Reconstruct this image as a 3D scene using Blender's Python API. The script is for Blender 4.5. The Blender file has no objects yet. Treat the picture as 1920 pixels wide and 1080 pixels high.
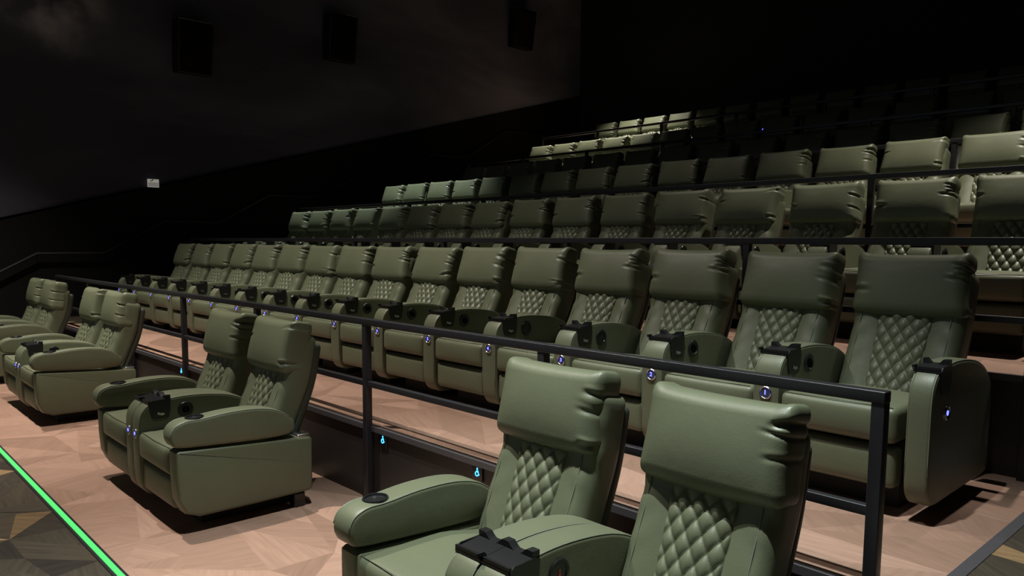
import bpy, math, random
from mathutils import Vector, Matrix
random.seed(11)
S = 0.91            # model units -> metres
scn = bpy.context.scene
COL = scn.collection
PI = math.pi

# ------------------------------------------------------------------ camera
yaw, pit, rol = 0.8214, 0.0996, 0.0069
CAM = Vector((1.9476, -3.5927, 1.2514))
FPX, PPY = 1435.8, 600.0
fw = Vector((-math.sin(yaw)*math.cos(pit), math.cos(yaw)*math.cos(pit), -math.sin(pit)))
rt = fw.cross(Vector((0, 0, 1))).normalized()
up = rt.cross(fw)
c_, s_ = math.cos(rol), math.sin(rol)
rt, up = c_*rt + s_*up, -s_*rt + c_*up
cam_data = bpy.data.cameras.new('camera')
cam = bpy.data.objects.new('camera', cam_data)
COL.objects.link(cam)
m = Matrix((rt, up, -fw)).transposed().to_4x4()
m.translation = CAM*S
cam.matrix_world = m
cam_data.sensor_width = 36.0
cam_data.lens = 36.0*FPX/1920.0
cam_data.shift_y = (PPY-540.0)/1920.0
cam_data.clip_start = 0.05
scn.camera = cam

# ------------------------------------------------------------------ world, lamps, exposure
world = bpy.data.worlds.new('ambient_fill')
scn.world = world
world.use_nodes = True
world.node_tree.nodes['Background'].inputs[0].default_value = (0.85, 0.93, 1.0, 1)
world.node_tree.nodes['Background'].inputs[1].default_value = 0.12  # ambient fill added to lift the dark rows, entering at the open front
scn.view_settings.view_transform = 'Standard'
scn.view_settings.look = 'None'
scn.view_settings.gamma = 1.0
scn.view_settings.use_curve_mapping = False
scn.view_settings.exposure = 0.0

LAMP_Z = 8.5
def downlight(x, y, watts, color, angle=62, blend=0.6):
    d = bpy.data.lights.new('ceiling_downlight', 'SPOT')
    d.energy = watts*S*S
    d.color = color
    d.spot_size = math.radians(angle)
    d.spot_blend = blend
    d.shadow_soft_size = 0.07
    o = bpy.data.objects.new('ceiling_downlight', d)
    COL.objects.link(o)
    o.location = Vector((x, y, LAMP_Z))*S
    return o
WARM = (1.0, 0.93, 0.82)
COOL = (0.90, 1.0, 0.97)
# a grid of ceiling downlights about 5 m apart; those over the middle of the upper rows are off
downlight(0.0, -2.1, 4800, COOL, 47, 0.9)
downlight(-4.6, -2.6, 3500, WARM, 84, 0.9)
downlight(-8.8, -2.6, 3300, WARM, 66, 0.9)
downlight(0.6, 4.1, 3300, WARM, 60, 0.9)
downlight(-4.4, 2.4, 450, WARM, 60, 0.8)          # dimmed
downlight(-9.4, 3.7, 3400, COOL, 42, 0.7)
downlight(-9.2, 9.5, 5200, WARM, 50, 0.8)

# ------------------------------------------------------------------ materials
def new_mat(name):
    mt = bpy.data.materials.new(name)
    mt.use_nodes = True
    return mt, mt.node_tree, mt.node_tree.nodes['Principled BSDF']

def plain(name, col, rough=0.5, metal=0.0, spec=0.5, noise=0.0, nscale=8.0):
    mt, nt, b = new_mat(name)
    b.inputs['Roughness'].default_value = rough
    b.inputs['Metallic'].default_value = metal
    b.inputs['Specular IOR Level'].default_value = spec
    b.inputs['Base Color'].default_value = (*col, 1)
    if noise:
        tc = nt.nodes.new('ShaderNodeTexCoord')
        nz = nt.nodes.new('ShaderNodeTexNoise'); nz.inputs['Scale'].default_value = nscale; nz.inputs['Detail'].default_value = 5
        mr = nt.nodes.new('ShaderNodeMapRange')
        mr.inputs['To Min'].default_value = 1-noise; mr.inputs['To Max'].default_value = 1+noise
        hs = nt.nodes.new('ShaderNodeHueSaturation'); hs.inputs['Color'].default_value = (*col, 1)
        nt.links.new(tc.outputs['Object'], nz.inputs['Vector'])
        nt.links.new(nz.outputs['Fac'], mr.inputs['Value'])
        nt.links.new(mr.outputs['Result'], hs.inputs['Value'])
        nt.links.new(hs.outputs['Color'], b.inputs['Base Color'])
    return mt

def leather(name, col):
    mt = plain(name, col, 0.46, 0, 0.5, 0.10, 5.0)
    nt = mt.node_tree; b = nt.nodes['Principled BSDF']
    tc = nt.nodes.new('ShaderNodeTexCoord')
    vo = nt.nodes.new('ShaderNodeTexVoronoi'); vo.inputs['Scale'].default_value = 260
    nz = nt.nodes.new('ShaderNodeTexNoise'); nz.inputs['Scale'].default_value = 14; nz.inputs['Detail'].default_value = 3
    ad = nt.nodes.new('ShaderNodeMath'); ad.operation = 'MULTIPLY_ADD'; ad.inputs[1].default_value = 6.0
    bp = nt.nodes.new('ShaderNodeBump'); bp.inputs['Strength'].default_value = 0.12; bp.inputs['Distance'].default_value = 0.002
    nt.links.new(tc.outputs['Object'], vo.inputs['Vector'])
    nt.links.new(tc.outputs['Object'], nz.inputs['Vector'])
    nt.links.new(nz.outputs['Fac'], ad.inputs[0]); nt.links.new(vo.outputs['Distance'], ad.inputs[2])
    nt.links.new(ad.outputs[0], bp.inputs['Height'])
    nt.links.new(bp.outputs['Normal'], b.inputs['Normal'])
    return mt

def glow(name, col, strength):
    mt, nt, b = new_mat(name)
    b.inputs['Base Color'].default_value = (0.02, 0.02, 0.03, 1)
    b.inputs['Emission Color'].default_value = (*col, 1)
    b.inputs['Emission Strength'].default_value = strength
    return mt

def facet_floor(name, ramp, rough, spec, grain=0.18):
    """printed facets: each face carries its own tone and grain direction"""
    mt, nt, b = new_mat(name)
    N, L = nt.nodes.new, nt.links.new
    at = N('ShaderNodeAttribute'); at.attribute_name = 'tone'
    an = N('ShaderNodeAttribute'); an.attribute_name = 'grain_angle'
    tc = N('ShaderNodeTexCoord')
    vr = N('ShaderNodeVectorRotate'); vr.rotation_type = 'Z_AXIS'
    mp = N('ShaderNodeMapping'); mp.inputs['Scale'].default_value = (3.0, 42.0, 1.0)
    nz = N('ShaderNodeTexNoise'); nz.inputs['Scale'].default_value = 1.0; nz.inputs['Detail'].default_value = 6; nz.inputs['Roughness'].default_value = 0.65
    cr = N('ShaderNodeValToRGB')
    els = cr.color_ramp.elements
    els[0].position, els[0].color = ramp[0][0], (*ramp[0][1], 1)
    els[1].position, els[1].color = ramp[-1][0], (*ramp[-1][1], 1)
    for p, c in ramp[1:-1]:
        e = els.new(p); e.color = (*c, 1)
    mr = N('ShaderNodeMapRange'); mr.inputs['From Min'].default_value = 0.25; mr.inputs['From Max'].default_value = 0.75
    mr.inputs['To Min'].default_value = 1-grain; mr.inputs['To Max'].default_value = 1+grain
    hs = N('ShaderNodeHueSaturation')
    L(tc.outputs['Object'], vr.inputs['Vector']); L(an.outputs['Fac'], vr.inputs['Angle'])
    L(vr.outputs['Vector'], mp.inputs['Vector']); L(mp.outputs['Vector'], nz.inputs['Vector'])
    L(at.outputs['Fac'], cr.inputs['Fac']); L(cr.outputs['Color'], hs.inputs['Color'])
    L(nz.outputs['Fac'], mr.inputs['Value']); L(mr.outputs['Result'], hs.inputs['Value'])
    L(hs.outputs['Color'], b.inputs['Base Color'])
    b.inputs['Roughness'].default_value = rough
    b.inputs['Specular IOR Level'].default_value = spec
    return mt

M_LEATHER = leather('green_leather', (0.112, 0.122, 0.074))
M_SEAM = plain('green_piping', (0.15, 0.165, 0.12), 0.42)
M_SHELL = plain('back_shell_vinyl', (0.035, 0.040, 0.028), 0.5, noise=0.1)
M_BLACK = plain('black_plastic', (0.010, 0.010, 0.011), 0.32, noise=0.1)
M_UNDER = plain('black_underframe', (0.012, 0.011, 0.010), 0.7, noise=0.1)
M_RAIL = plain('black_powder_coat', (0.016, 0.015, 0.018), 0.38, noise=0.15, nscale=20)
M_CHROME = plain('brushed_chrome', (0.55, 0.55, 0.57), 0.25, 1.0, noise=0.08, nscale=30)
M_FACE = plain('button_face', (0.10, 0.10, 0.14), 0.4, 0.6, noise=0.05)
M_DIGIT = glow('blue_led_digit', (0.06, 0.07, 1.0), 7.0)
M_ICON = glow('cyan_led_icon', (0.05, 0.42, 1.0), 3.2)
M_STRIP = glow('green_led_strip', (0.085, 0.92, 0.18), 1.0)
M_RED = glow('red_power_mark', (1.0, 0.12, 0.08), 0.10)
M_RISER = plain('dark_riser_board', (0.022, 0.018, 0.017), 0.42, noise=0.2, nscale=3)
M_NOSE = plain('grey_step_nosing', (0.075, 0.070, 0.078), 0.4, 0.2, noise=0.1, nscale=25)
M_FLOOR = facet_floor('wood_facet_vinyl', [(0.0, (0.215, 0.128, 0.092)), (0.5, (0.272, 0.163, 0.120)), (1.0, (0.340, 0.208, 0.157))], 0.5, 0.3)
M_DARKFLOOR = facet_floor('dark_facet_carpet', [(0.0, (0.018, 0.015, 0.012)), (0.45, (0.045, 0.036, 0.026)), (0.84, (0.05, 0.038, 0.024)), (0.88, (0.15, 0.092, 0.045)), (1.0, (0.23, 0.145, 0.075))], 0.75, 0.15, 0.35)
M_CEIL = plain('black_ceiling', (0.008, 0.008, 0.008), 0.9, noise=0.2)
M_BACKWALL = plain('black_fabric_wall', (0.007, 0.009, 0.008), 0.85, noise=0.25, nscale=2)
M_WAINSCOT = plain('black_wainscot', (0.010, 0.010, 0.010), 0.8, spec=0.15, noise=0.2, nscale=2)
M_SPEAKER = plain('speaker_black', (0.004, 0.004, 0.004), 0.5, noise=0.1)
M_GRILLE = plain('speaker_grille_brown', (0.010, 0.006, 0.004), 0.9, spec=0.1, noise=0.3, nscale=60)
M_SIGNW = plain('sign_white', (0.75, 0.72, 0.66), 0.5, noise=0.06, nscale=30)
M_SIGNG = plain('sign_grey', (0.42, 0.39, 0.34), 0.5, noise=0.06, nscale=30)

for mt_, e_ in ((M_SIGNW, 0.22), (M_SIGNG, 0.13)):     # a dim backlit notice
    b_ = mt_.node_tree.nodes['Principled BSDF']
    b_.inputs['Emission Color'].default_value = (1.0, 0.94, 0.86, 1); b_.inputs['Emission Strength'].default_value = e_

def mural():
    mt, nt, b = new_mat('smoky_mural_print')
    N, L = nt.nodes.new, nt.links.new
    tc = N('ShaderNodeTexCoord')
    mp = N('ShaderNodeMapping'); mp.inputs['Rotation'].default_value = (0.75, 0, 0); mp.inputs['Scale'].default_value = (1, 0.20, 0.62)
    n1 = N('ShaderNodeTexNoise'); n1.inputs['Scale'].default_value = 1.1; n1.inputs['Detail'].default_value = 6; n1.inputs['Distortion'].default_value = 0.7
    cr = N('ShaderNodeValToRGB')
    e = cr.color_ramp.elements
    e[0].position, e[0].color = 0.38, (0.072, 0.070, 0.090, 1)
    e[1].position, e[1].color = 0.78, (0.24, 0.23, 0.26, 1)
    x = e.new(0.55); x.color = (0.125, 0.120, 0.150, 1)
    L(tc.outputs['Object'], mp.inputs['Vector']); L(mp.outputs['Vector'], n1.inputs['Vector'])
    L(n1.outputs['Fac'], cr.inputs['Fac'])
    # the pale cloud printed at the screen end of the mural
    vd = N('ShaderNodeVectorMath'); vd.operation = 'DISTANCE'
    vd.inputs[1].default_value = (-12.3*S, -0.45*S, 5.1*S)
    dm = N('ShaderNodeMapRange'); dm.inputs['From Min'].default_value = 0.15; dm.inputs['From Max'].default_value = 0.95
    dm.inputs['To Min'].default_value = 1.0; dm.inputs['To Max'].default_value = 0.0
    n2 = N('ShaderNodeTexNoise'); n2.inputs['Scale'].default_value = 1.7; n2.inputs['Detail'].default_value = 4
    cm = N('ShaderNodeMapRange'); cm.inputs['From Min'].default_value = 0.42; cm.inputs['From Max'].default_value = 0.68
    mu = N('ShaderNodeMath'); mu.operation = 'MULTIPLY'
    mx = N('ShaderNodeMix'); mx.data_type = 'RGBA'
    L(tc.outputs['Object'], vd.inputs[0]); L(vd.outputs['Value'], dm.inputs['Value'])
    L(tc.outputs['Object'], n2.inputs['Vector']); L(n2.outputs['Fac'], cm.inputs['Value'])
    L(dm.outputs['Result'], mu.inputs[0]); L(cm.outputs['Result'], mu.inputs[1])
    L(mu.outputs[0], mx.inputs['Factor'])
    L(cr.outputs['Color'], mx.inputs[6]); mx.inputs[7].default_value = (0.62, 0.57, 0.58, 1)
    L(mx.outputs[2], b.inputs['Base Color'])
    b.inputs['Roughness'].default_value = 0.8
    b.inputs['Specular IOR Level'].default_value = 0.1
    return mt
M_MURAL = mural()

# ------------------------------------------------------------------ mesh helpers (model units in, metres out)
def mesh(name, verts, faces, mat, smooth=False):
    me = bpy.data.meshes.new(name)
    me.from_pydata([(v[0]*S, v[1]*S, v[2]*S) for v in verts], [], faces)
    me.materials.append(mat)
    if smooth:
        me.polygons.foreach_set('use_smooth', [True]*len(me.polygons))
        if smooth != 'all':
            me.set_sharp_from_angle(angle=math.radians(smooth))
    me.update()
    return me

def ob(name, me, parent=None, loc=(0, 0, 0), rot=(0, 0, 0), kind=None):
    o = bpy.data.objects.new(name, me)
    COL.objects.link(o)
    if parent is not None: o.parent = parent
    o.location = Vector(loc)*S
    o.rotation_euler = rot
    if kind: o['kind'] = kind
    return o

def tag(o, label, cat, group=None):
    o['label'] = label; o['category'] = cat
    if group: o['group'] = group
    return o

def join(*geos):
    V, F = [], []
    for v, f in geos:
        n = len(V); V += list(v); F += [tuple(i+n for i in q) for q in f]
    return V, F

def box(x0, x1, y0, y1, z0, z1):
    v = [(x, y, z) for x in (x0, x1) for y in (y0, y1) for z in (z0, z1)]
    return v, [(0, 1, 3, 2), (4, 6, 7, 5), (0, 4, 5, 1), (2, 3, 7, 6), (0, 2, 6, 4), (1, 5, 7, 3)]

def axis_cuts(h, r, n):
    e = [0, 0.3*r, 0.65*r]
    inner = [-(h-r) + 2*(h-r)*i/n for i in range(n+1)]
    return [-h+q for q in e] + inner + [h-q for q in reversed(e)]

def soft(cx, cy, cz, hx, hy, hz, r, n=(8, 4, 8), deform=None):
    """rounded, evenly gridded box; deform(x,y,z in centre coords) -> new point in centre coords"""
    r = min(r, 0.98*min(hx, hy, hz))
    A = [axis_cuts(h, r, k) for h, k in zip((hx, hy, hz), n)]
    nn = [len(a)-1 for a in A]
    idx, V, F = {}, [], []
    H = (hx, hy, hz)
    def vid(i, j, k):
        key = (i, j, k)
        if key in idx: return idx[key]
        q = Vector((A[0][i], A[1][j], A[2][k]))
        c = Vector([max(-(h-r), min(h-r, t)) for t, h in zip(q, H)])
        d = q-c
        p = c + d.normalized()*r if d.length > 1e-9 else q
        if deform: p = Vector(deform(p.x, p.y, p.z))
        V.append((p.x+cx, p.y+cy, p.z+cz))
        idx[key] = len(V)-1
        return idx[key]
    for j in range(nn[1]):
        for k in range(nn[2]):
            F.append((vid(0, j, k), vid(0, j, k+1), vid(0, j+1, k+1), vid(0, j+1, k)))
            F.append((vid(nn[0], j, k), vid(nn[0], j+1, k), vid(nn[0], j+1, k+1), vid(nn[0], j, k+1)))
    for i in range(nn[0]):
        for k in range(nn[2]):
            F.append((vid(i, 0, k), vid(i+1, 0, k), vid(i+1, 0, k+1), vid(i, 0, k+1)))
            F.append((vid(i, nn[1], k), vid(i, nn[1], k+1), vid(i+1, nn[1], k+1), vid(i+1, nn[1], k)))
    for i in range(nn[0]):
        for j in range(nn[1]):
            F.append((vid(i, j, 0), vid(i, j+1, 0), vid(i+1, j+1, 0), vid(i+1, j, 0)))
            F.append((vid(i, j, nn[2]), vid(i+1, j, nn[2]), vid(i+1, j+1, nn[2]), vid(i, j+1, nn[2])))
    return V, F

def smooth_closed(pts, sub=5):
    out, n = [], len(pts)
    for i in range(n):
        p0, p1, p2, p3 = (Vector(pts[(i+k-1) % n]) for k in range(4))
        for s in range(sub):
            t = s/sub
            out.append(0.5*((2*p1)+(-p0+p2)*t+(2*p0-5*p1+4*p2-p3)*t*t+(-p0+3*p1-3*p2+p3)*t**3))
    return out

def prof_normals(P):
    n = len(P); N = []
    area = sum(P[i].x*P[(i+1) % n].y-P[(i+1) % n].x*P[i].y for i in range(n))
    sg = 1 if area > 0 else -1
    for i in range(n):
        t = (P[(i+1) % n]-P[i-1]).normalized()
        N.append(Vector((t.y, -t.x))*sg)
    return N

def slab(P, x0, x1, r, crown=0.0, steps=4):
    """solid with side profile P (y,z points) between x0 and x1, edges rounded by r"""
    N = prof_normals(P)
    rings = []
    for s in range(steps+1):
        a = PI/2*s/steps
        rings.append((x0+r*(1-math.sin(a)), r*(1-math.cos(PI/2-a)) if False else r*(1-math.sin(a))*0+r*(1-math.sin(a)), a))
    # quarter-round: x moves r(1-sin a), inset r(1-sin(pi/2-(pi/2-a)))
    rings = [(x0+r*(1-math.sin(PI/2*s/steps)), r*(1-math.cos(PI/2*s/steps))) for s in range(steps, -1, -1)]
    # s=steps: x=x0, inset=r ; s=0: x=x0+r, inset=0
    left = rings
    right = [(x1-(x-x0), i) for x, i in reversed(rings)]
    allr = left+right
    V, F = [], []
    n = len(P)
    for x, ins in allr:
        for p, q in zip(P, N):
            V.append((x, p.x-q.x*ins, p.y-q.y*ins))
    for k in range(len(allr)-1):
        for i in range(n):
            a, b = k*n+i, k*n+(i+1) % n
            F.append((a, b, b+n, a+n))
    F.append(tuple(range(n-1, -1, -1)))
    F.append(tuple((len(allr)-1)*n+i for i in range(n)))
    return V, F

def tube(pts, r, n=6, closed=False):
    V, F = [], []
    P = [Vector(p) for p in pts]; m_ = len(P)
    for i in range(m_):
        if closed: t = (P[(i+1) % m_]-P[i-1]).normalized()
        else: t = (P[min(i+1, m_-1)]-P[max(i-1, 0)]).normalized()
        a = t.orthogonal().normalized() if abs(t.x) > 0.9 else t.cross(Vector((1, 0, 0))).normalized()
        b = t.cross(a)
        for k in range(n):
            w = 2*PI*k/n
            V.append(tuple(P[i]+r*(math.cos(w)*a+math.sin(w)*b)))
    for i in range(m_ if closed else m_-1):
        for k in range(n):
            a0, a1 = i*n+k, i*n+(k+1) % n
            j = ((i+1) % m_)*n
            F.append((a0, a1, j+(k+1) % n, j+k))
    if not closed:
        F.append(tuple(range(n-1, -1, -1))); F.append(tuple((m_-1)*n+k for k in range(n)))
    return V, F

def lathe(prof, n=24, axis='y'):
    """prof: (radius, along) pairs; revolve round the given axis through the origin"""
    V, F = [], []
    for rr, a in prof:
        for k in range(n):
            w = 2*PI*k/n
            c, s = rr*math.cos(w), rr*math.sin(w)
            V.append({'y': (c, a, s), 'x': (a, c, s), 'z': (c, s, a)}[axis])
    for i in range(len(prof)-1):
        for k in range(n):
            F.append((i*n+k, i*n+(k+1) % n, (i+1)*n+(k+1) % n, (i+1)*n+k))
    F.append(tuple(range(n))); F.append(tuple((len(prof)-1)*n+k for k in range(n)))
    return V, F

def ribbon(pts, w, y0, y1):
    """flat stroke in the xz plane with thickness from y0 to y1"""
    geos = []
    for (ax, az), (bx, bz) in zip(pts, pts[1:]):
        d = Vector((bx-ax, bz-az)); L = d.length; d /= L; nrm = Vector((-d.y, d.x))*w/2; e = d*w/2*0.6
        q = [(ax-e.x+nrm.x, az-e.y+nrm.y), (ax-e.x-nrm.x, az-e.y-nrm.y), (bx+e.x-nrm.x, bz+e.y-nrm.y), (bx+e.x+nrm.x, bz+e.y+nrm.y)]
        v = [(x, y0, z) for x, z in q]+[(x, y1, z) for x, z in q]
        geos.append((v, [(0, 1, 2, 3), (7, 6, 5, 4), (0, 4, 5, 1), (1, 5, 6, 2), (2, 6, 7, 3), (3, 7, 4, 0)]))
    return join(*geos)

def facets(name, x0, x1, y0, y1, z, cell, mat, seed, lo=0.0, hi=1.0):
    """one flat floor sheet, printed with irregular triangles"""
    rnd = random.Random(seed)
    nx, ny = max(1, round((x1-x0)/cell)), max(1, round((y1-y0)/(cell*0.8)))
    V, F, T, G = [], [], [], []
    for j in range(ny+1):
        for i in range(nx+1):
            x = x0+(x1-x0)*i/nx; y = y0+(y1-y0)*j/ny
            if 0 < i < nx: x += rnd.uniform(-.42, .42)*cell
            if 0 < j < ny: y += rnd.uniform(-.38, .38)*cell*0.8
            V.append((x, y, z))
    for j in range(ny):
        for i in range(nx):
            a = j*(nx+1)+i; b = a+1; c = a+nx+2; d = a+nx+1
            for t in (((a, b, c), (a, c, d)) if rnd.random() < .5 else ((a, b, d), (b, c, d))):
                F.append(t); T.append(lo+(hi-lo)*rnd.random()); G.append(rnd.uniform(0, PI))
    me = mesh(name, V, F, mat)
    me.attributes.new('tone', 'FLOAT', 'FACE').data.foreach_set('value', T)
    me.attributes.new('grain_angle', 'FLOAT', 'FACE').data.foreach_set('value', G)
    return me

# ------------------------------------------------------------------ the setting
WALL_X, BACK_Y, RIGHT_X = -12.3, 12.1, 3.4
X0, X1 = -10.95, 1.03                      # seating block between the two aisles
ZA = -0.52
# tier: (edge y, floor z) of rows B..G
EDGE = [-0.78+1.968*i for i in range(5)]+[9.33]
TZ = [0.0, 0.56, 1.115, 1.60, 2.21, 2.96]
ROWNAME = ['second', 'third', 'fourth', 'fifth', 'sixth', 'top']
LED_Y = -2.42

ob('floor', facets('floor', X0-1.35, X1+.2, LED_Y, EDGE[0]+.02, ZA, 0.46, M_FLOOR, 3), kind='structure')
ob('floor_aisle', facets('floor_aisle', X1+.2, RIGHT_X, LED_Y-0.05, EDGE[0]-.7, ZA, 0.36, M_DARKFLOOR, 9), kind='structure')
ob('floor_front', facets('floor_front', WALL_X, RIGHT_X, -9.5, LED_Y-0.05, ZA-0.004, 0.36, M_DARKFLOOR, 8), kind='structure')
t1 = ob('trim_1', mesh('trim_1', *box(WALL_X, RIGHT_X, LED_Y-0.055, LED_Y+0.008, ZA-0.05, ZA+0.004), M_RAIL), kind='structure')
strip = ob('led_floor_strip', mesh('led_floor_strip', *box(WALL_X+.02, 0.6, LED_Y-0.038, LED_Y-0.008, ZA+0.0, ZA+0.007), M_STRIP))
tag(strip, 'glowing green light strip set into the floor edge before the front seats', 'light strip')

for i, (ye, z) in enumerate(zip(EDGE, TZ)):
    zl = ZA if i == 0 else TZ[i-1]
    yn = EDGE[i+1] if i < 5 else BACK_Y
    tier = ob('floor_tier', facets('floor_tier', X0, X1, ye, yn+.02, z, 0.46, M_FLOOR, 20+i), kind='structure')
    n = 7
    for k in range(n):                       # riser boards, one between each two rail posts
        xa, xb = X0+(X1-X0)*k/n, X0+(X1-X0)*(k+1)/n
        ob('riser_panel', mesh('riser_panel', *box(xa+.004, xb-.004, ye+.0, ye+.03, zl, z-.022), M_RISER), tier)
    ob('nosing', mesh('nosing', *box(X0, X1, ye-.018, ye+.012, z-.032, z+.004), M_NOSE), tier)
    ob('side_panel', mesh('side_panel', *box(X1-.02, X1, ye, yn, zl-.02, z-.004), M_RISER), tier)
    ob('side_trim', mesh('side_trim', *box(X1-.005, X1+.045, ye, yn, z-.04, z+.004), M_NOSE), tier)

# stepped aisles on both sides
def aisle(xa, xb, seed):
    root = ob('aisle_stairs', None, kind='structure')
    zs = [ZA]+TZ
    for i, ye in enumerate(EDGE):
        z0, z1 = zs[i], zs[i+1]
        yend = EDGE[i+1] if i < 5 else BACK_Y
        ys = [ye-0.73, ye-0.36, ye, yend-0.73 if i < 5 else BACK_Y]
        for s in range(3):
            zt = z0+(z1-z0)*(s+1)/3
            stp = ob('step', facets('step', xa, xb, ys[s], ys[s+1], zt, 0.36, M_DARKFLOOR, seed+i*3+s), root)
            ob('step_riser', mesh('step_riser', *box(xa, xb, ys[s], ys[s]+.02, zt-(z1-z0)/3, zt-.002), M_RISER), stp)
            ob('step_nosing', mesh('step_nosing', *box(xa, xb, ys[s]-.012, ys[s]+.045, zt-.03, zt+.004), M_NOSE), stp)
    return root
aisle(X1+.045, RIGHT_X, 100)
aisle(WALL_X+.06, X0-.01, 200)

# walls and ceiling
wl = mesh('wall_left', *box(WALL_X-.1, WALL_X, -9.5, BACK_Y+.1, ZA-.3, 9.0), M_MURAL)
ob('wall_left', wl, kind='structure')
def rake(y): return 1.90+0.272*y
wp = [(-9.5, ZA-.1), (BACK_Y, ZA-.1), (BACK_Y, rake(BACK_Y)), (-9.5, rake(-9.5))]
v = [(WALL_X+.005, y, z) for y, z in wp]+[(WALL_X+.055, y, z) for y, z in wp]
ob('trim_2', mesh('trim_2', v, [(0, 1, 2, 3), (7, 6, 5, 4), (0, 4, 5, 1), (1, 5, 6, 2), (2, 6, 7, 3), (3, 7, 4, 0)], M_WAINSCOT), kind='structure')
ob('wall_back', mesh('wall_back', *box(WALL_X, RIGHT_X, BACK_Y, BACK_Y+.1, ZA, 9.0), M_BACKWALL), kind='structure')
ob('wall_right', mesh('wall_right', *box(RIGHT_X, RIGHT_X+.1, -9.5, BACK_Y, ZA-.3, 9.0), M_BACKWALL), kind='structure')
ob('ceiling', mesh('ceiling', *box(WALL_X-.1, RIGHT_X+.1, -9.5, BACK_Y+.1, 8.8, 8.9), M_CEIL), kind='structure')

# ------------------------------------------------------------------ chair meshes
def spine(s, up=False):
    """front surface of the backrest: s along it from the seat up -> (y, z, tangent angle from vertical)"""
    a0, a1 = (math.radians(23), math.radians(10)) if up else (math.radians(28), math.radians(15))
    y, z, n = 0.595, 0.400, 24
    ds = s/n
    a = a0
    for i in range(n):
        u = max(0.0, min(1.0, ((i+.5)*ds-0.38)/0.25))
        a = a0+(a1-a0)*u*u*(3-2*u)
        y += math.sin(a)*ds; z += math.cos(a)*ds
    return y, z, a
_sp = {}
UPRIGHT = False
def on_back(x, off, s):
    """point at height s along the backrest, off in front (-) or behind (+) of its front surface"""
    k = (round(s, 4), UPRIGHT)
    if k not in _sp: _sp[k] = spine(*k)
    y, z, a = _sp[k]
    return (x, y+off*math.cos(a), z-off*math.sin(a))

BACK_L = 0.80
def back_def(x, y, z):
    s = z+BACK_L/2
    u = x/0.288
    f = max(0.0, min(1.0, (0.085-y)/0.17))          # 1 on the front, 0 behind
    q = (abs(u)-0.70)/0.30
    bol = 0.022*max(0.0, 1-q*q)*f                   # side bolsters
    gath = 0.006*math.sin(s*46+abs(x)*30)*f*max(0.0, min(1.0, (abs(u)-.55)*3))*(1 if s > .42 else .35)
    w = 1.0-0.035*max(0.0, (0.25-s)/0.25)+0.02*max(0, min(1, (s-.45)/.1))
    return on_back(x*w, y+0.085-bol-gath, s)
def shell_def(x, y, z):
    return on_back(x*(1-0.03*max(0, z-.2)), y+0.185, z+0.39)
def back_seams():
    ss = [0.05+0.035*i for i in range(15)]
    return tube([on_back(0, -.0202, q) for q in ss], .0024, 5)

def quilt():
    nx, ns = 60, 84
    V, F = [], []
    s0, s1 = 0.03, 0.545
    dw, dh = 0.073, 0.104
    for j in range(ns+1):
        t = j/ns; s = s0+(s1-s0)*t
        hw = 0.122+0.026*t
        for i in range(nx+1):
            u = -1+2*i/nx; x = u*hw
            X = u*0.146/dw; Y = s/dh
            d = abs(math.sin(PI*(X+Y)))*abs(math.sin(PI*(X-Y)))
            edge = min(1.0, (1-abs(u))/0.10)*min(1.0, (1-t)/0.035+0.0)
            h = 0.004+0.018*d**0.42
            off = -(h*max(0.0, edge)**0.5+0.018*(1-u*u)*min(1, (1-t)/.04)) + 0.006*(1-max(0.0, edge)**.5)
            V.append(on_back(x, off, s))
    for j in range(ns):
        for i in range(nx):
            a = j*(nx+1)+i
            F.append((a, a+1, a+nx+2, a+nx+1))
    return V, F

# head pillow, several creased variants
def sm(a, b, x):
    t = max(0.0, min(1.0, (x-a)/(b-a))); return t*t*(3-2*t)
def pillow(seed):
    rnd = random.Random(seed)
    hx, hy, hz = 0.302, 0.085, 0.176
    folds = []
    for sd in (-1, 1):
        for k in range(rnd.randint(2, 5) if sd > 0 else rnd.randint(0, 2)):
            folds.append((sd, rnd.uniform(-.15, .16), rnd.uniform(.007, .013), rnd.uniform(.004, .011), rnd.uniform(-.7, .7), rnd.uniform(.06, .14)))
    sag = rnd.uniform(0.004, 0.012); ear = rnd.uniform(.008, .022)
    lean = rnd.uniform(-.012, .012)
    pt = math.radians(10 if UPRIGHT else 15)
    def dfm(x, y, z):
        u, w = x/hx, z/hz
        f = sm(0.085, -0.06, y)
        yy = y-0.030*(1-u*u*u*u)*(1-w*w)*f-0.020*f*sm(.7, -1, w)*(1-.35*u**4)
        zz = z-sag*(1-u*u)*sm(.3, 1, w)+ear*sm(.75, 1, abs(u))*sm(.6, 1, w)-0.006*sm(.8, 1, abs(u))*sm(-.6, -1, w)
        zz -= 0.016*f*sm(-.6, -1, w)*(1-u*u)
        xx = x-0.012*(1-w*w)*(u**5)
        for sd, fz, wd, dp, sl, ln in folds:        # creases running in from the side seam
            g = sd*x
            if g > hx-ln-.02:
                t = sm(hx-ln, hx-.05, g)
                zc = fz+sl*(hx-g)*.5
                e = math.exp(-((zz-zc)/wd)**2)
                yy += (dp*1.25*e-dp*.55*math.exp(-((zz-zc-1.9*wd)/wd)**2))*t*f
                xx -= sd*dp*(.8 if sd > 0 else .3)*e*sm(hx-.06, hx, g)
        yy += 0.004*math.exp(-((abs(x)-0.262)/0.006)**2)*f   # stitched seam just before the side
        xx += lean*w
        c, s = math.cos(pt), math.sin(pt)
        return (xx, yy*c+zz*s, zz*c-yy*s)
    py, pz = on_back(0, 0.0, 0.69)[1:]
    return soft(0, py+.048, pz+.012, hx, hy, hz, 0.05, (36, 3, 48), dfm)

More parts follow.
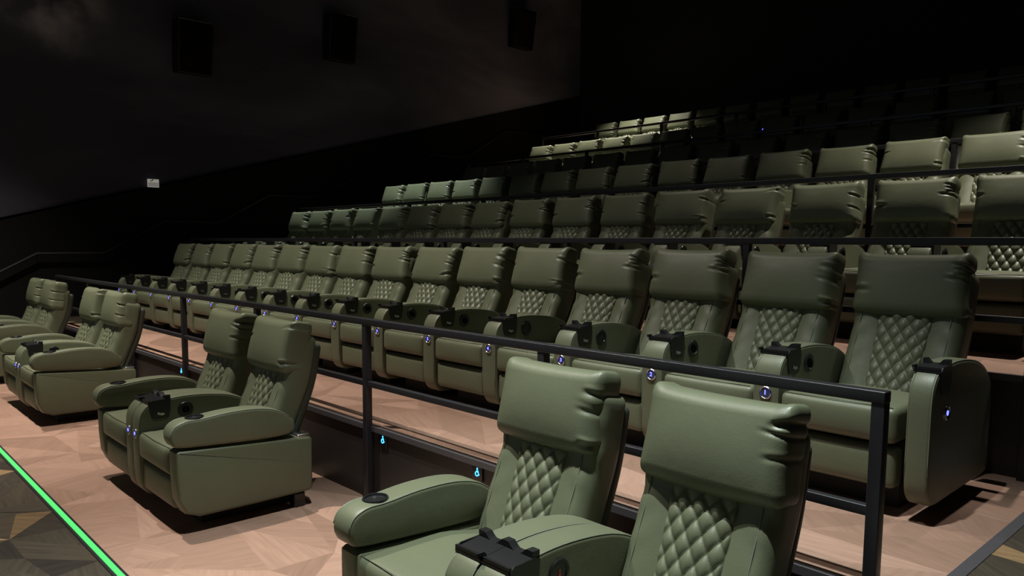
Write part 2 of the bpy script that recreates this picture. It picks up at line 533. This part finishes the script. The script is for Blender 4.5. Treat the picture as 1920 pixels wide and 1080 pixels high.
def back_set():
    return dict(back=mesh('backrest', *soft(0, 0, 0, 0.288, 0.085, BACK_L/2, 0.045, (22, 3, 26), back_def), M_LEATHER, 'all'),
                shell=mesh('back_shell', *soft(0, 0, 0, 0.276, 0.035, 0.36, 0.03, (6, 2, 14), shell_def), M_SHELL, 'all'),
                quilt=mesh('quilted_panel', *quilt(), M_LEATHER, 'all'),
                seam=mesh('seam', *back_seams(), M_SEAM, 'all'),
                pillows=[mesh('head_pillow', *pillow(40+i), M_LEATHER, 'all') for i in range(7)])
BACKS = {False: back_set()}
UPRIGHT = True
BACKS[True] = back_set()
UPRIGHT = False

def cushion_def(x, y, z):
    u = x/0.283; t = y/0.34
    zz = z+0.016*(1-u*u)*(1-t*t)*sm(-.02, .08, z)-0.045*sm(.1, 1, t)
    yy = y-0.012*(1-u**4)*(1-(z/.085)**2)*sm(-.2, -.34, y)
    return (x, yy, zz)
ME_CUSHION = mesh('seat_cushion', *soft(0, 0.345, 0.432, 0.283, 0.345, 0.085, 0.032, (10, 10, 5), cushion_def), M_LEATHER, 'all')
ME_CUSH_SEAM = mesh('cushion_seam', *tube([(-.262, .018, .5165), (0, .010, .521), (.262, .018, .5165)], 0.0022, 5), M_SEAM, 'all')
def foot_def(x, y, z):
    return (x, y-0.010*(1-(x/.282)**4)*(1-(z/.097)**2) if y < 0 else y, z)
ME_FOOT = mesh('footrest', *soft(0, 0.070, 0.231, 0.282, 0.05, 0.097, 0.03, (10, 2, 6), foot_def), M_LEATHER, 'all')
ME_UNDER = mesh('underframe', *join(box(-.24, .24, .20, .80, 0.0, .135), box(-.275, .275, .10, .82, .135, .345)), M_UNDER)

ARM_P = [(0.105, .080), (0.035, .108), (0.004, .19), (0.0, .40), (0.004, .58), (0.035, .660), (0.10, .702), (.25, .724), (.42, .722), (.60, .697), (.74, .645), (.83, .572), (.857, .50), (.857, .30), (.857, .13), (.82, .092), (.60, .086), (.30, .082)]
ARM = smooth_closed(ARM_P, 4)
def arm_piping(P, x, keep):
    N = prof_normals(P)
    pts = [(x, p.x+q.x*-.004, p.y+q.y*-.004) for p, q in zip(P, N) if keep(p)]
    pts.sort(key=lambda t: (t[1] if t[2] > .55 else -1+t[2]))
    return tube(pts, 0.0032, 5)
def full_arm(hw, r=0.018):
    return slab(ARM, -hw, hw, r)
keep_top = lambda p: (p.y > .62 and p.x < .80) or (p.x < .04 and p.y > .2)
ME_ARM = mesh('armrest', *full_arm(0.072), M_LEATHER, 40)
ME_ARM_PIPE = mesh('piping', *arm_piping(ARM, 0, keep_top), M_SEAM, 'all')
ME_ENDARM = mesh('armrest', *full_arm(0.053), M_LEATHER, 40)
ME_HALFARM = mesh('armrest', *full_arm(0.0675), M_LEATHER, 40)

def rpoly(x0, x1, pts):
    n = len(pts)
    V = [(x0, y, z) for y, z in pts]+[(x1, y, z) for y, z in pts]
    F = [tuple(range(n)), tuple(range(2*n-1, n-1, -1))]+[(i, i+n, (i+1) % n+n, (i+1) % n) for i in range(n)]
    return V, F

def bracket(hw, side):
    """tray clip let into the arm: plate down the side face, plate and two lips across the top"""
    o = side*(hw+.001)
    sidepl = [(.070, .700), (.074, .64), (.088, .598), (.105, .590), (.178, .590), (.194, .600), (.204, .64), (.208, .712), (.19, .720), (.09, .716)]
    g = [rpoly(min(o, o+side*.006), max(o, o+side*.006), sidepl)]
    g.append(rpoly(-hw-.003, hw+.003, [(.066, .690), (.066, .702), (.082, .708), (.205, .722), (.205, .700)]))
    # front lip with an upturned hook at the far end
    g.append(box(-hw-.003, hw+.003, .066, .078, .700, .715))
    g.append(rpoly(-side*hw-.006, -side*hw+.006, [(.050, .712), (.050, .722), (.085, .722), (.085, .700), (.066, .700)]))
    # rear lip, notched by two round cut-outs
    n = 16
    top = []
    for k in range(n+1):
        u = -1+2*k/n
        zt = .742-0.026*max(0.0, 1-((u+side*.1)/.62)**2)
        top.append((u*(hw+.003), zt))
    V, F = [], []
    for y in (.176, .209):
        for x, zt in top: V.append((x, y, zt))
        for x, zt in top: V.append((x, y, .695))
    k1 = n+1
    for k in range(n):
        F += [(k, k1+k, k1+k+1, k+1), (2*k1+k, 2*k1+k+1, 3*k1+k+1, 3*k1+k), (k, k+1, 2*k1+k+1, 2*k1+k)]
    F += [(0, 2*k1, 3*k1, k1), (n, k1+n, 3*k1+n, 2*k1+n)]
    g.append((V, F))
    return join(*g)
ME_BRK = {(hw, sd): mesh('tray_bracket', *bracket(hw, sd), M_BLACK, 30) for hw in (.072, .053, .0675) for sd in (-1, 1)}
ME_CLIP = mesh('clip', *rpoly(-.003, .003, [(.118, .622), (.150, .612), (.166, .618), (.163, .628), (.134, .631), (.122, .640)]), M_CHROME)
def dial():
    a = lathe([(0.050, 0), (0.052, .004), (0.048, .009), (0.036, .010), (0.034, .006), (0.0, .006)][:-1]+[(0.001, .006)], 28, 'x')
    return a
ME_DIAL = mesh('control_dial', *dial(), M_BLACK, 40)
ME_DIAL_MARK = mesh('dial_icon', *join(lathe([(.026, .0062), (.0285, .0075), (.026, .0085), (.0238, .0075), (.026, .0062)], 20, 'x'), box(.006, .0085, -.002, .002, -.014, .016)), M_RAIL, 40)
ME_DIAL_RED = mesh('dial_icon', *join(box(.006, .0085, -.0015, .0015, -.008, .012), box(.006, .0085, -.006, .006, -.010, -.0075)), M_RED)
ME_BTN = mesh('number_button', *lathe([(.034, .002), (.034, -.006), (.030, -.010), (.0275, -.0085), (.0265, -.006)], 24, 'y'), M_CHROME, 40)
ME_BTNFACE = mesh('button_face', *lathe([(.027, -.003), (.027, -.0065)], 24, 'y'), M_FACE)
ME_BTNDOT = mesh('lit_number', *lathe([(.012, -.0066), (.012, -.008)], 14, 'y'), M_DIGIT)

def text_mesh(txt, size, mat):
    cu = bpy.data.curves.new('glyph', 'FONT'); cu.body = txt; cu.size = size*S; cu.align_x = 'CENTER'; cu.align_y = 'CENTER'; cu.extrude = 0.0008; cu.offset = 0.0006
    o = bpy.data.objects.new('glyph', cu); COL.objects.link(o)
    dg = bpy.context.evaluated_depsgraph_get()
    me = bpy.data.meshes.new_from_object(o.evaluated_get(dg))
    bpy.data.objects.remove(o); bpy.data.curves.remove(cu)
    me.transform(Matrix.Rotation(PI/2, 4, 'X'))
    me.materials.clear(); me.materials.append(mat)
    return me
ME_NUM = [text_mesh(str(k), 0.034 if k < 10 else 0.027, M_DIGIT) for k in range(1, 17)]

# front-row pieces: lower side panel, winged armrest with cup holder
PANEL_P = [(.13, .100), (.045, .135), (.008, .22), (.0, .36), (.0, .515), (.02, .528), (.45, .502), (.87, .478), (.888, .46), (.888, .30), (.888, .125), (.86, .105), (.50, .100)]
PANEL = []
for i, p in enumerate(PANEL_P): PANEL.append(Vector(p))
WING_P = [(.02, .545), (-.022, .575), (-.030, .625), (-.005, .675), (.06, .703), (.15, .706), (.32, .722), (.50, .720), (.64, .690), (.735, .630), (.765, .575), (.745, .530), (.66, .512), (.45, .516), (.20, .530)]
WING = smooth_closed(WING_P, 4)
ME_PANEL = mesh('side_panel', *slab(PANEL, -.065, .065, .02), M_LEATHER, 40)
def cut_wing():
    """winged arm with a round well for the cup sunk into its top"""
    a = ob('wing_blank', mesh('armrest', *slab(WING, -.068, .068, .020), M_LEATHER))
    c = ob('well_cutter', mesh('well', *lathe([(.048, .64), (.048, .80)], 28, 'z'), M_BLACK), None, (0, .135, 0))
    md = a.modifiers.new('well', 'BOOLEAN'); md.object = c; md.operation = 'DIFFERENCE'; md.solver = 'EXACT'
    dg = bpy.context.evaluated_depsgraph_get()
    me = bpy.data.meshes.new_from_object(a.evaluated_get(dg))
    bpy.data.objects.remove(a); bpy.data.objects.remove(c)
    me.materials.clear(); me.materials.append(M_LEATHER)
    me.polygons.foreach_set('use_smooth', [True]*len(me.polygons))
    me.polygons.foreach_set('material_index', [0]*len(me.polygons))
    me.set_sharp_from_angle(angle=math.radians(40))
    me.name = 'armrest'
    return me
ME_WING = cut_wing()
keep_w = lambda p: p.y > .62 and p.x < .74
ME_WINGPIPE = mesh('piping', *arm_piping(WING, 0, keep_w), M_SEAM, 'all')
def pipe_pair(me, arm, x):
    for q in (-x, x): ob('piping', me, arm, (q, 0, 0))
ME_CUP = mesh('cup_holder', *lathe([(.0478, -.004), (.055, -.004), (.056, .001), (.053, .005), (.048, .005), (.045, .001), (.044, -.055)], 28, 'z'), M_BLACK, 50)
ME_HINGE = mesh('hinge_cover', *soft(0, .83, .487, .055, .045, .010, .008, (2, 2, 1)), M_CHROME, 40)
ME_FOOTBLK = mesh('glide_foot', *soft(0, .80, .05, .040, .04, .05, .012, (2, 2, 2)), M_BLACK, 40)

# ------------------------------------------------------------------ chairs
CARD = ['one', 'two', 'three', 'four', 'five', 'six', 'seven', 'eight', 'nine', 'ten', 'eleven', 'twelve', 'thirteen', 'fourteen', 'fifteen', 'sixteen']
ORD = ['first', 'second', 'third', 'fourth', 'fifth', 'sixth', 'seventh', 'eighth', 'ninth', 'tenth', 'eleventh', 'twelfth', 'thirteenth', 'fourteenth', 'fifteenth', 'sixteenth']
def body(root, rnd, fine=True, upright=False):
    B = BACKS[upright]
    ob('underframe', ME_UNDER, root)
    ob('footrest', ME_FOOT, root)
    cu = ob('seat_cushion', ME_CUSHION, root)
    if fine: ob('seam', ME_CUSH_SEAM, cu)
    bk = ob('backrest', B['back'], root)
    ob('quilted_panel', B['quilt'], bk)
    ob('back_shell', B['shell'], bk)
    if fine:
        for sd in (-.232, .232): ob('seam', B['seam'], bk, (sd, 0, 0))
    ob('head_pillow', rnd.choice(B['pillows']), root, (rnd.uniform(-.004, .004), rnd.uniform(-.006, .006), rnd.uniform(-.006, .006)), (0, rnd.uniform(-.006, .006), rnd.uniform(-.006, .006)))

def arm_fittings(arm, hw, side, num, fine, dialred=False):
    """clip, dial on the face turned to the sitter, lit seat number on the front"""
    if fine:
        br = ob('tray_bracket', ME_BRK[(hw, side)], arm)
        ob('control_dial', ME_DIAL, arm, (side*(hw-.001), .306, .632), (0, 0, 0 if side > 0 else PI))
        ob('dial_icon', ME_DIAL_RED if dialred else ME_DIAL_MARK, arm, (side*(hw-.001), .306, .632), (0, 0, 0 if side > 0 else PI))
        ob('clip', ME_CLIP, arm, (side*(hw+.009), 0, 0))
    if num is not None:
        ob('number_button', ME_BTN, arm, (0, .0015, .500))
        ob('button_face', ME_BTNFACE, arm, (0, .0015, .500))
        if num == 0: ob('lit_number', ME_BTNDOT, arm, (0, .0015, .500))
        else: ob('lit_number', ME_NUM[num-1], arm, (0, -.0062, .500))

def row_chair(i, k, label, group):
    """seat k (1 = next to the stair aisle) of row i"""
    rnd = random.Random(i*100+k)
    fine = i <= 1
    root = ob('recliner_chair', None, None, (-(k-1)*0.72+0.36, EDGE[i]+0.78, TZ[i]))
    tag(root, label, 'recliner', group)
    body(root, rnd, fine)
    arm = ob('armrest', ME_ARM, root, (-.36, 0, 0))
    if fine: pipe_pair(ME_ARM_PIPE, arm, .066)
    arm_fittings(arm, .072, 1, k, fine)
    if k == 1:
        arm = ob('armrest', ME_ENDARM, root, (.376, 0, 0))
        pipe_pair(ME_ARM_PIPE, arm, .047)
        ob('tray_bracket', ME_BRK[(.053, 1)], arm)
        ob('number_button', ME_BTN, arm, (.0525, .182, .500), (0, 0, PI/2))
        ob('button_face', ME_BTNFACE, arm, (.0525, .182, .500), (0, 0, PI/2))
        ob('lit_number', ME_BTNDOT, arm, (.0525, .182, .500), (0, 0, PI/2))

for i in range(6):
    for k in range(1, 17):
        if i >= 2 and k == 1 and i != 2: continue
        if i == 0:
            lab = 'green leather recliner in the railed second row, its arm lit with blue number %s' % CARD[k-1]
        else:
            lab = 'green leather recliner, %s from the mural wall in the %s row' % (ORD[16-k], ROWNAME[i])
        row_chair(i, k, lab, 'recliners of the %s row' % ROWNAME[i])

def front_chair(cx, side, label, rnd):
    """side -1: the half of the pair toward the mural wall; +1: the half toward the stair aisle"""
    root = ob('recliner_chair', None, None, (cx+side*0.41, -2.025, ZA))
    tag(root, label, 'recliner', 'paired recliners of the front row')
    body(root, rnd, True, True)
    inner = ob('armrest', ME_HALFARM, root, (-side*.3415, 0, 0))
    pipe_pair(ME_ARM_PIPE, inner, .0615)
    arm_fittings(inner, .0675, side, 0, True, dialred=cx > -1)
    pn = ob('side_panel', ME_PANEL, root, (side*.345, 0, 0))
    ob('hinge_cover', ME_HINGE, pn); ob('glide_foot', ME_FOOTBLK, pn)
    wg = ob('armrest', ME_WING, root, (side*.348, 0, 0))
    pipe_pair(ME_WINGPIPE, wg, .061)
    ob('cup_holder', ME_CUP, wg, (0, .135, .709), (math.radians(3), 0, 0))
for n, cx in enumerate([.045, -3.47, -7.13, -9.95]):
    for side in (-1, 1):
        which = 'aisle-side' if side > 0 else 'wall-side'
        front_chair(cx, side, 'front-row green recliner with cup holder, %s seat of the %s pair from the stair aisle' % (which, ORD[n]), random.Random(900+n*2+side))

# ------------------------------------------------------------------ guard rails
POSTS = [0.881-1.683*k for k in range(8)]
for i, (ye, z) in enumerate(zip(EDGE, TZ)):
    root = ob('guard_rail', None, None, (0, ye-.03, z))
    tag(root, 'black metal guard rail along the floor edge before the %s row' % ROWNAME[i], 'railing', 'black guard rails')
    zl = (ZA if i == 0 else TZ[i-1])-z
    ob('top_rail', mesh('top_rail', *soft((POSTS[0]+POSTS[-1])/2, 0, .720, (POSTS[0]-POSTS[-1])/2+.025, .027, .022, .005, (1, 1, 1)), M_RAIL, 40), root)
    ob('lower_rail', mesh('lower_rail', *soft((POSTS[0]+POSTS[-1])/2, 0, .300, (POSTS[0]-POSTS[-1])/2, .018, .019, .004, (1, 1, 1)), M_RAIL, 40), root)
    pm = mesh('post', *soft(0, 0, (.70+zl)/2, .024, .024, (.70-zl)/2, .004, (1, 1, 1)), M_RAIL, 40)
    for x in POSTS:
        ob('post', pm, root, (x, 0, 0))

# ------------------------------------------------------------------ lit wheelchair signs on the first riser
def wheelchair():
    arc = [(-.002+.0165*math.cos(a), -.012+.0165*math.sin(a)) for a in [math.radians(110+i*20) for i in range(12)]]
    g = [ribbon(arc, .006, -.003, 0),
         ribbon([(.0015, .021), (.0005, .003), (.013, .003), (.018, -.017), (.025, -.016)], .006, -.003, 0),
         ribbon([(.001, .012), (.013, .011)], .005, -.003, 0)]
    v, f = lathe([(.006, 0), (.006, -.003)], 14, 'y')
    g.append(([(x+.003, y, z+.029) for x, y, z in v], f))
    return join(*g)
ME_WCH = mesh('wheelchair_symbol', *wheelchair(), M_ICON)
ME_WPLATE = mesh('wheelchair_plate', *soft(0, 0, 0, .045, .004, .05, .003, (1, 1, 1)), M_BLACK, 40)
for x, lab in ((-1.352, 'glowing blue wheelchair symbol on the dark riser, first from the stair aisle'),
               (-2.332, 'glowing blue wheelchair symbol on the dark riser, beside a black rail post'),
               (-6.03, 'small glowing blue wheelchair symbol on the riser, farther off toward the mural wall')):
    r = ob('wheelchair_sign', None, None, (x, EDGE[0]-.006, -.068))
    tag(r, lab, 'sign', 'lit wheelchair signs')
    ob('wheelchair_plate', ME_WPLATE, r)
    ob('wheelchair_symbol', ME_WCH, r, (0, -.004, 0)).scale = (.78, 1, .78)

# ------------------------------------------------------------------ mural wall: handrail, speakers, small sign
hp = [(-4.0, ZA+1.04), (-1.75, ZA+1.04)]
for ye, z in zip(EDGE, TZ):
    hp += [(ye-.02, z+1.04), (ye+.95, z+1.04)]
hp = hp[:-1]+[(EDGE[5]+1.4, TZ[5]+1.04)]
hr = ob('handrail', None, None, (WALL_X+.14, 0, 0))
tag(hr, 'thin dark handrail stepping up the mural wall', 'handrail')
ob('rail_bar', mesh('rail_bar', *tube([(0, y, z) for y, z in hp], .022, 8), plain('dark_steel', (0.02, 0.02, 0.02), 0.35, 0.0, noise=.1), 40), hr)
bm = mesh('wall_bracket', *join(tube([(0, 0, -.02), (-.02, 0, -.06), (-.085, 0, -.06)], .008, 6)), M_RAIL, 'all')
for y, z in hp[1:]:
    ob('wall_bracket', bm, hr, (0, y, z))

def speaker(y, z, label):
    r = ob('wall_speaker', None, None, (WALL_X+.02, y, z), (0, math.radians(8), 0))
    tag(r, label, 'speaker', 'surround speakers on the mural wall')
    P = [Vector(p) for p in ((-.30, -.42), (.30, -.42), (.30, .42), (-.30, .42))]
    ob('cabinet', mesh('cabinet', *soft(.20, 0, -.45, .17, .30, .45, .02, (1, 1, 1)), M_SPEAKER, 40), r)
    ob('grille', mesh('grille', *soft(.375, 0, -.45, .012, .27, .42, .008, (1, 1, 1)), M_GRILLE, 40), r)
    ob('lit_top_strip', mesh('lit_top_strip', *soft(.20, 0, .004, .16, .29, .006, .004, (1, 1, 1)), M_CHROME, 40), r)  # added bright metal strip, imitates light falling on the cabinet top
    ob('mount', mesh('mount', *box(-.01, .06, -.08, .08, -.62, -.30), M_RAIL), r)
speaker(1.75, 5.12, 'black wall speaker, first from the screen end of the mural')
speaker(4.70, 5.82, 'black wall speaker, second from the screen end of the mural')
speaker(9.77, 6.95, 'brownish wall speaker high up near the back corner')

sg = ob('notice_sign', None, None, (WALL_X+.06, 1.03, 2.255))
tag(sg, 'small dimly lit white notice plate on the dark mural wall', 'sign')
ob('plate', mesh('plate', *soft(0, 0, 0, .008, .095, .070, .004, (1, 1, 1)), M_SIGNW, 40), sg)
ob('lower_print', mesh('lower_print', *box(.008, .0095, -.085, .085, -.058, .012), M_SIGNG), sg)
ob('dark_print', mesh('dark_print', *join(box(.008, .0095, -.050, -.025, .030, .045), box(.008, .0095, -.022, .002, .044, .064)), M_BLACK), sg)
